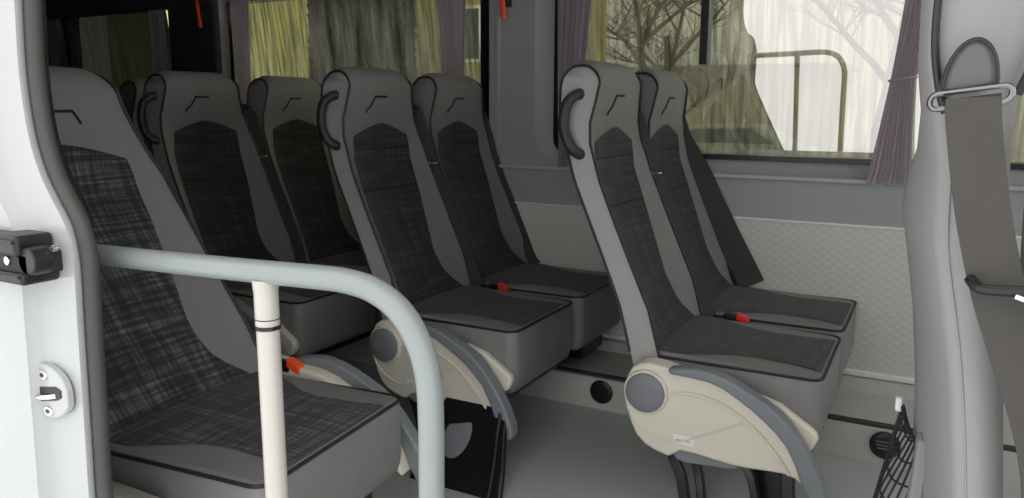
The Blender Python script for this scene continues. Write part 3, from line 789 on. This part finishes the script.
# black latch guide
lt = empty('door_latch', (-1.210, .70, .912), 'black door latch mechanism recessed in the white door pillar', 'latch')
L0 = lambda bm_, n, m, bv=.003: obj(n, bm_, m, lt, bevel=bv)
def bxl(x0, x1, y0, y1, z0, z1): return box(x0, x1, y0, y1, z0, z1)
L0(bxl(-.20,.036,-.062,-.004,-.002,.030), 'upper_guide', M['black'], .006)
L0(bxl(-.20,.050,-.054,.0,-.030,.004), 'latch_body', M['rubber_d'], .004)
L0(bxl(-.20,.044,-.062,-.004,-.044,-.026), 'lower_guide', M['black'], .005)
L0(tube([(-.20,-.064,.020),(.034,-.064,.021)], .003, 8), 'guide_edge', M['handle'], 0)
L0(tube([(-.20,-.064,-.036),(.042,-.064,-.030)], .003, 8), 'guide_edge', M['handle'], 0)
L0(disc((.046,-.024,-.008), .022, .030, seg=20), 'roller', M['black'], .002)
L0(disc((.0,-.054,-.010), .007, .003, seg=16), 'pin', M['chrome'], 0)
L0(disc((.068,-.020,.010), .005, .008, seg=14), 'bolt', M['chrome'], 0)
# striker plate
st = empty('striker_plate', (-1.222, .690, .680), 'white rounded metal plate with a slotted catch and two screws on the white pillar', 'striker')
pts = [(0,.047),(.018,.044),(.033,.034),(.042,.018),(.044,.0),(.042,-.018),(.030,-.033),(.012,-.043),(-.006,-.045),(-.024,-.040),(-.040,-.026),(-.046,-.010),(-.042,.006),(-.030,.022),(-.014,.040)]
pts = [(q.x, q.z) for q in smooth_path([(x, 0, z) for x, z in pts], 3, closed=True)]
st.scale = (1.38,1,1)
obj('plate', prism(pts, -.006, .006), M['white'], st, bevel=.002)
obj('slot', prism([(-.034,-.016),(-.030,-.002),(-.018,.004),(.024,.014),(.034,.010),(.034,-.002),(.026,-.008),(-.024,-.022)], -.0075, -.004), M['gasket'], st, bevel=.0)
obj('catch_bar', tube([(-.022,-.005,-.012),(-.018,-.011,-.013),(.014,-.011,-.004),(.022,-.005,-.002)], .0042, 10), M['chrome'], st)
for x, z in ((.002,.029),(.006,-.031)):
    obj('screw', disc((x,-.0055,z), .0085, .003, seg=18), M['alu'], st)
    obj('screw_recess', disc((x,-.0083,z), .0035, .0008, seg=12), M['handle'], st)

# ------------------------------------------------------------------ grab rail and post by the door
rp = [(-1.262,.80,.878),(-1.15,.80,.880),(-1.0,.80,.884),(-.86,.80,.888),(-.74,.80,.892),(-.685,.80,.892),(-.640,.80,.884),(-.600,.80,.862),(-.572,.80,.825),(-.557,.80,.780),(-.553,.80,.72),(-.554,.80,.60),(-.556,.80,.40),(-.558,.80,.0)]
rp = [(x, y, z+.006*min(1, z/.5)) for x, y, z in rp]
gr = empty('grab_rail', (0,0,0), 'pale blue grey tubular grab rail with a cream upright post, in front of the seats', 'rail')
obj('rail_tube', tube(smooth_path(rp, 6), .0175, 20), M['rail'], gr)
pst = obj('post', tube([(0,0,0),(0,0,.4),(0,0,.878)], .0170, 24), M['pole'], gr); pst.location = (-.843,.802,0)
pst['label'] = 'cream upright post'
obj('upper_sleeve', tube([(0,0,.812),(0,0,.876)], .0178, 24), M['pole'], pst)
obj('sleeve_ring', tube([(0,0,.809),(0,0,.815)], .0188, 24), M['black'], pst)
obj('groove_ring', tube([(0,0,.824),(0,0,.8255)], .0184, 24), M['handle'], pst)
obj('weld_saddle', tube([(0,0,.868),(0,0,.884)], [.0183,.0195], 24), M['pole'], pst)

# ------------------------------------------------------------------ outdoors
ZG = -.65
struct(obj('ground', box(-70,50,-40,110,ZG-.1,ZG), M['snow'], smooth=False))
M['facade'] = mat('pale_olive_facade', (.50,.49,.33), .9, var=.10, scale=3)
M['facade_y'] = mat('yellow_stucco', (.46,.42,.17), .9, var=.08, scale=3)
M['winpane'] = mat('dark_house_window', (.10,.11,.10), .2)
M['bark'] = mat('bark', (.12,.11,.06), .9)
M['hedge'] = mat('dark_hedge', (.045,.043,.020), .95, var=.6, scale=9)
M['carpaint'] = mat('pale_green_car', (.42,.52,.45), .3)
h = empty('house', (-9.5, 31, ZG), 'pale olive house with snowy roof seen through the big window', 'house')
obj('walls', box(-6.5,5.8,0,8,0,3.5), M['facade'], h, smooth=False)
rb = bmesh.new()
add_prism(rb, [(0,0),(8.8,0),(4.4,1.5)], 0, 1)
for v in rb.verts:
    x, y, z = v.co; v.co = (-7+13.4*y, x-.4, 3.45+z)
obj('roof', rb, M['snow'], h, smooth=False)
for k in range(3):
    wf = obj('window_frame', box(-5.4+k*1.9,-4.3+k*1.9,-.06,0,1.4,2.8), M['snow'], h, smooth=False)
    obj('window_pane', box(-5.3+k*1.9,-4.4+k*1.9,-.08,-.05,1.5,2.7), M['winpane'], wf, smooth=False)
h2 = empty('building', (-11, 12.5, ZG), 'yellow stucco building seen through the wet middle window', 'building')
obj('walls', box(-7,4.0,0,5,0,6), M['facade_y'], h2, smooth=False)
rb = bmesh.new(); add_box(rb, -7.4,4.4,-.4,5.4,6,6.25)
obj('roof', rb, M['snow'], h2, smooth=False)
for z in (1.2, 2.6, 4.0):
    wf = obj('window_frame', box(3.10,3.62,-.05,0,z,z+1.0), M['snow'], h2, smooth=False)
    obj('window_pane', box(3.16,3.56,-.07,-.04,z+.06,z+.94), M['winpane'], wf, smooth=False)
# hedge: lumpy evergreen mass
bm = bmesh.new(); NX, NZ = 90, 60; gg = []
for i in range(NX+1):
    col = []
    for j in range(NZ+1):
        x = -10.35+2.35*i/NX; z = ZG+5*j/NZ
        col.append(bm.verts.new((x, 11.3 - .35*math.sin(PI*i/NX)**.4 + random.uniform(-.07,.07), z + random.uniform(-.03,.03))))
    gg.append(col)
for i in range(NX):
    for j in range(NZ): bm.faces.new([gg[i][j], gg[i+1][j], gg[i+1][j+1], gg[i][j+1]])
o = tag(obj('evergreen_hedge', bm, M['hedge'], smooth=False), 'tall dark brown-green hedge in front of the yellow building', 'hedge')
# trees
def tree(x, y, hgt, seed, label, spread=1.0):
    rnd = random.Random(seed); bm = bmesh.new()
    def br(p, d, L, r, dep):
        n = 4; pts = [p]; q = p.copy(); dd = d.copy()
        for i in range(n):
            dd = (dd + Vector((rnd.uniform(-.18,.18), rnd.uniform(-.18,.18), rnd.uniform(-.08,.12)))).normalized()
            q = q + dd*L/n; pts.append(q.copy())
        add_tube(bm, pts, [r*(1-.5*i/n) for i in range(n+1)], 5 if dep < 2 else 3)
        if dep < 5:
            for k in range(5 if dep < 3 else 4):
                a = rnd.uniform(0, 2*PI); t = rnd.randint(1, n)
                nd = (dd*.6 + spread*.8*Vector((math.cos(a), math.sin(a), rnd.uniform(-.15,.6)))).normalized()
                br(pts[t], nd, L*rnd.uniform(.5,.72), r*.45, dep+1)
    br(Vector((0,0,0)), Vector((0,0,1)), hgt*.45, hgt*.022, 0)
    o = empty('bare_tree', (x, y, ZG), label, 'tree')
    obj('trunk_and_branches', bm, M['bark'], o)
tree(-7.3, 22, 8.5, 3, 'bare branching tree outside, left part of the big window')
tree(-8.3, 27, 9.5, 11, 'second bare tree outside, behind the front-row headrests', 1.1)
tree(-.75, 14, 6.5, 8, 'thin bare tree outside behind the right-hand curtain', .8)
# parked car
car = empty('parked_car', (-4.3, 17.5, ZG), 'pale green parked car seen low through the wet big window', 'car')
side = [(-2.1,.35),(-2.1,.75),(-1.95,.9),(-1.2,1.0),(-.6,1.42),(.8,1.45),(1.5,1.02),(2.0,.92),(2.15,.7),(2.15,.35)]
bm = bmesh.new(); add_prism(bm, side, 0, 1.7)
obj('car_body', bm, M['carpaint'], car, bevel=.08, bseg=3)
obj('side_window', prism([(-1.0,1.04),(-.52,1.34),(.72,1.37),(1.25,1.04)], -.02, .01), M['winpane'], car)
for x in (-1.35, 1.35):
    obj('wheel', disc((x,.02,.32), .32, .06, seg=28), M['black'], car)

# ------------------------------------------------------------------ light, camera
w = bpy.data.worlds.new('World'); bpy.context.scene.world = w; w.use_nodes = True
nt = w.node_tree; bg = nt.nodes['Background']
tc = nt.nodes.new('ShaderNodeTexCoord'); sx = nt.nodes.new('ShaderNodeSeparateXYZ')
nt.links.new(tc.outputs['Generated'], sx.inputs[0])
rp_ = nt.nodes.new('ShaderNodeValToRGB')
rp_.color_ramp.elements[0].position = .0; rp_.color_ramp.elements[0].color = (.82,.82,.80,1)
rp_.color_ramp.elements[1].position = .6; rp_.color_ramp.elements[1].color = (.98,.98,.98,1)
nt.links.new(sx.outputs['Z'], rp_.inputs['Fac']); nt.links.new(rp_.outputs['Color'], bg.inputs['Color'])
bg.inputs['Strength'].default_value = 2.1

cam = bpy.data.cameras.new('Camera'); co = bpy.data.objects.new('Camera', cam); C.objects.link(co)
yaw, pit, rol = math.radians(28.412), math.radians(10.296), math.radians(.269)
fw = Vector((-math.sin(yaw)*math.cos(pit), math.cos(yaw)*math.cos(pit), -math.sin(pit)))
r = Vector((math.cos(yaw), math.sin(yaw), 0)); u = r.cross(fw)
r2 = math.cos(rol)*r + math.sin(rol)*u; u2 = -math.sin(rol)*r + math.cos(rol)*u
co.matrix_world = Matrix(((r2.x, u2.x, -fw.x, 0), (r2.y, u2.y, -fw.y, 0), (r2.z, u2.z, -fw.z, 1.131), (0,0,0,1)))
cam.sensor_width = 36; cam.lens = 776.2/1024*36; cam.clip_start = .02; cam.clip_end = 500
bpy.context.scene.camera = co
sc = bpy.context.scene
sc.view_settings.view_transform = 'Standard'
sc.cycles.max_bounces = 10; sc.cycles.diffuse_bounces = 5; sc.cycles.glossy_bounces = 4; sc.cycles.transparent_max_bounces = 12
sc.cycles.caustics_reflective = False; sc.cycles.caustics_refractive = False
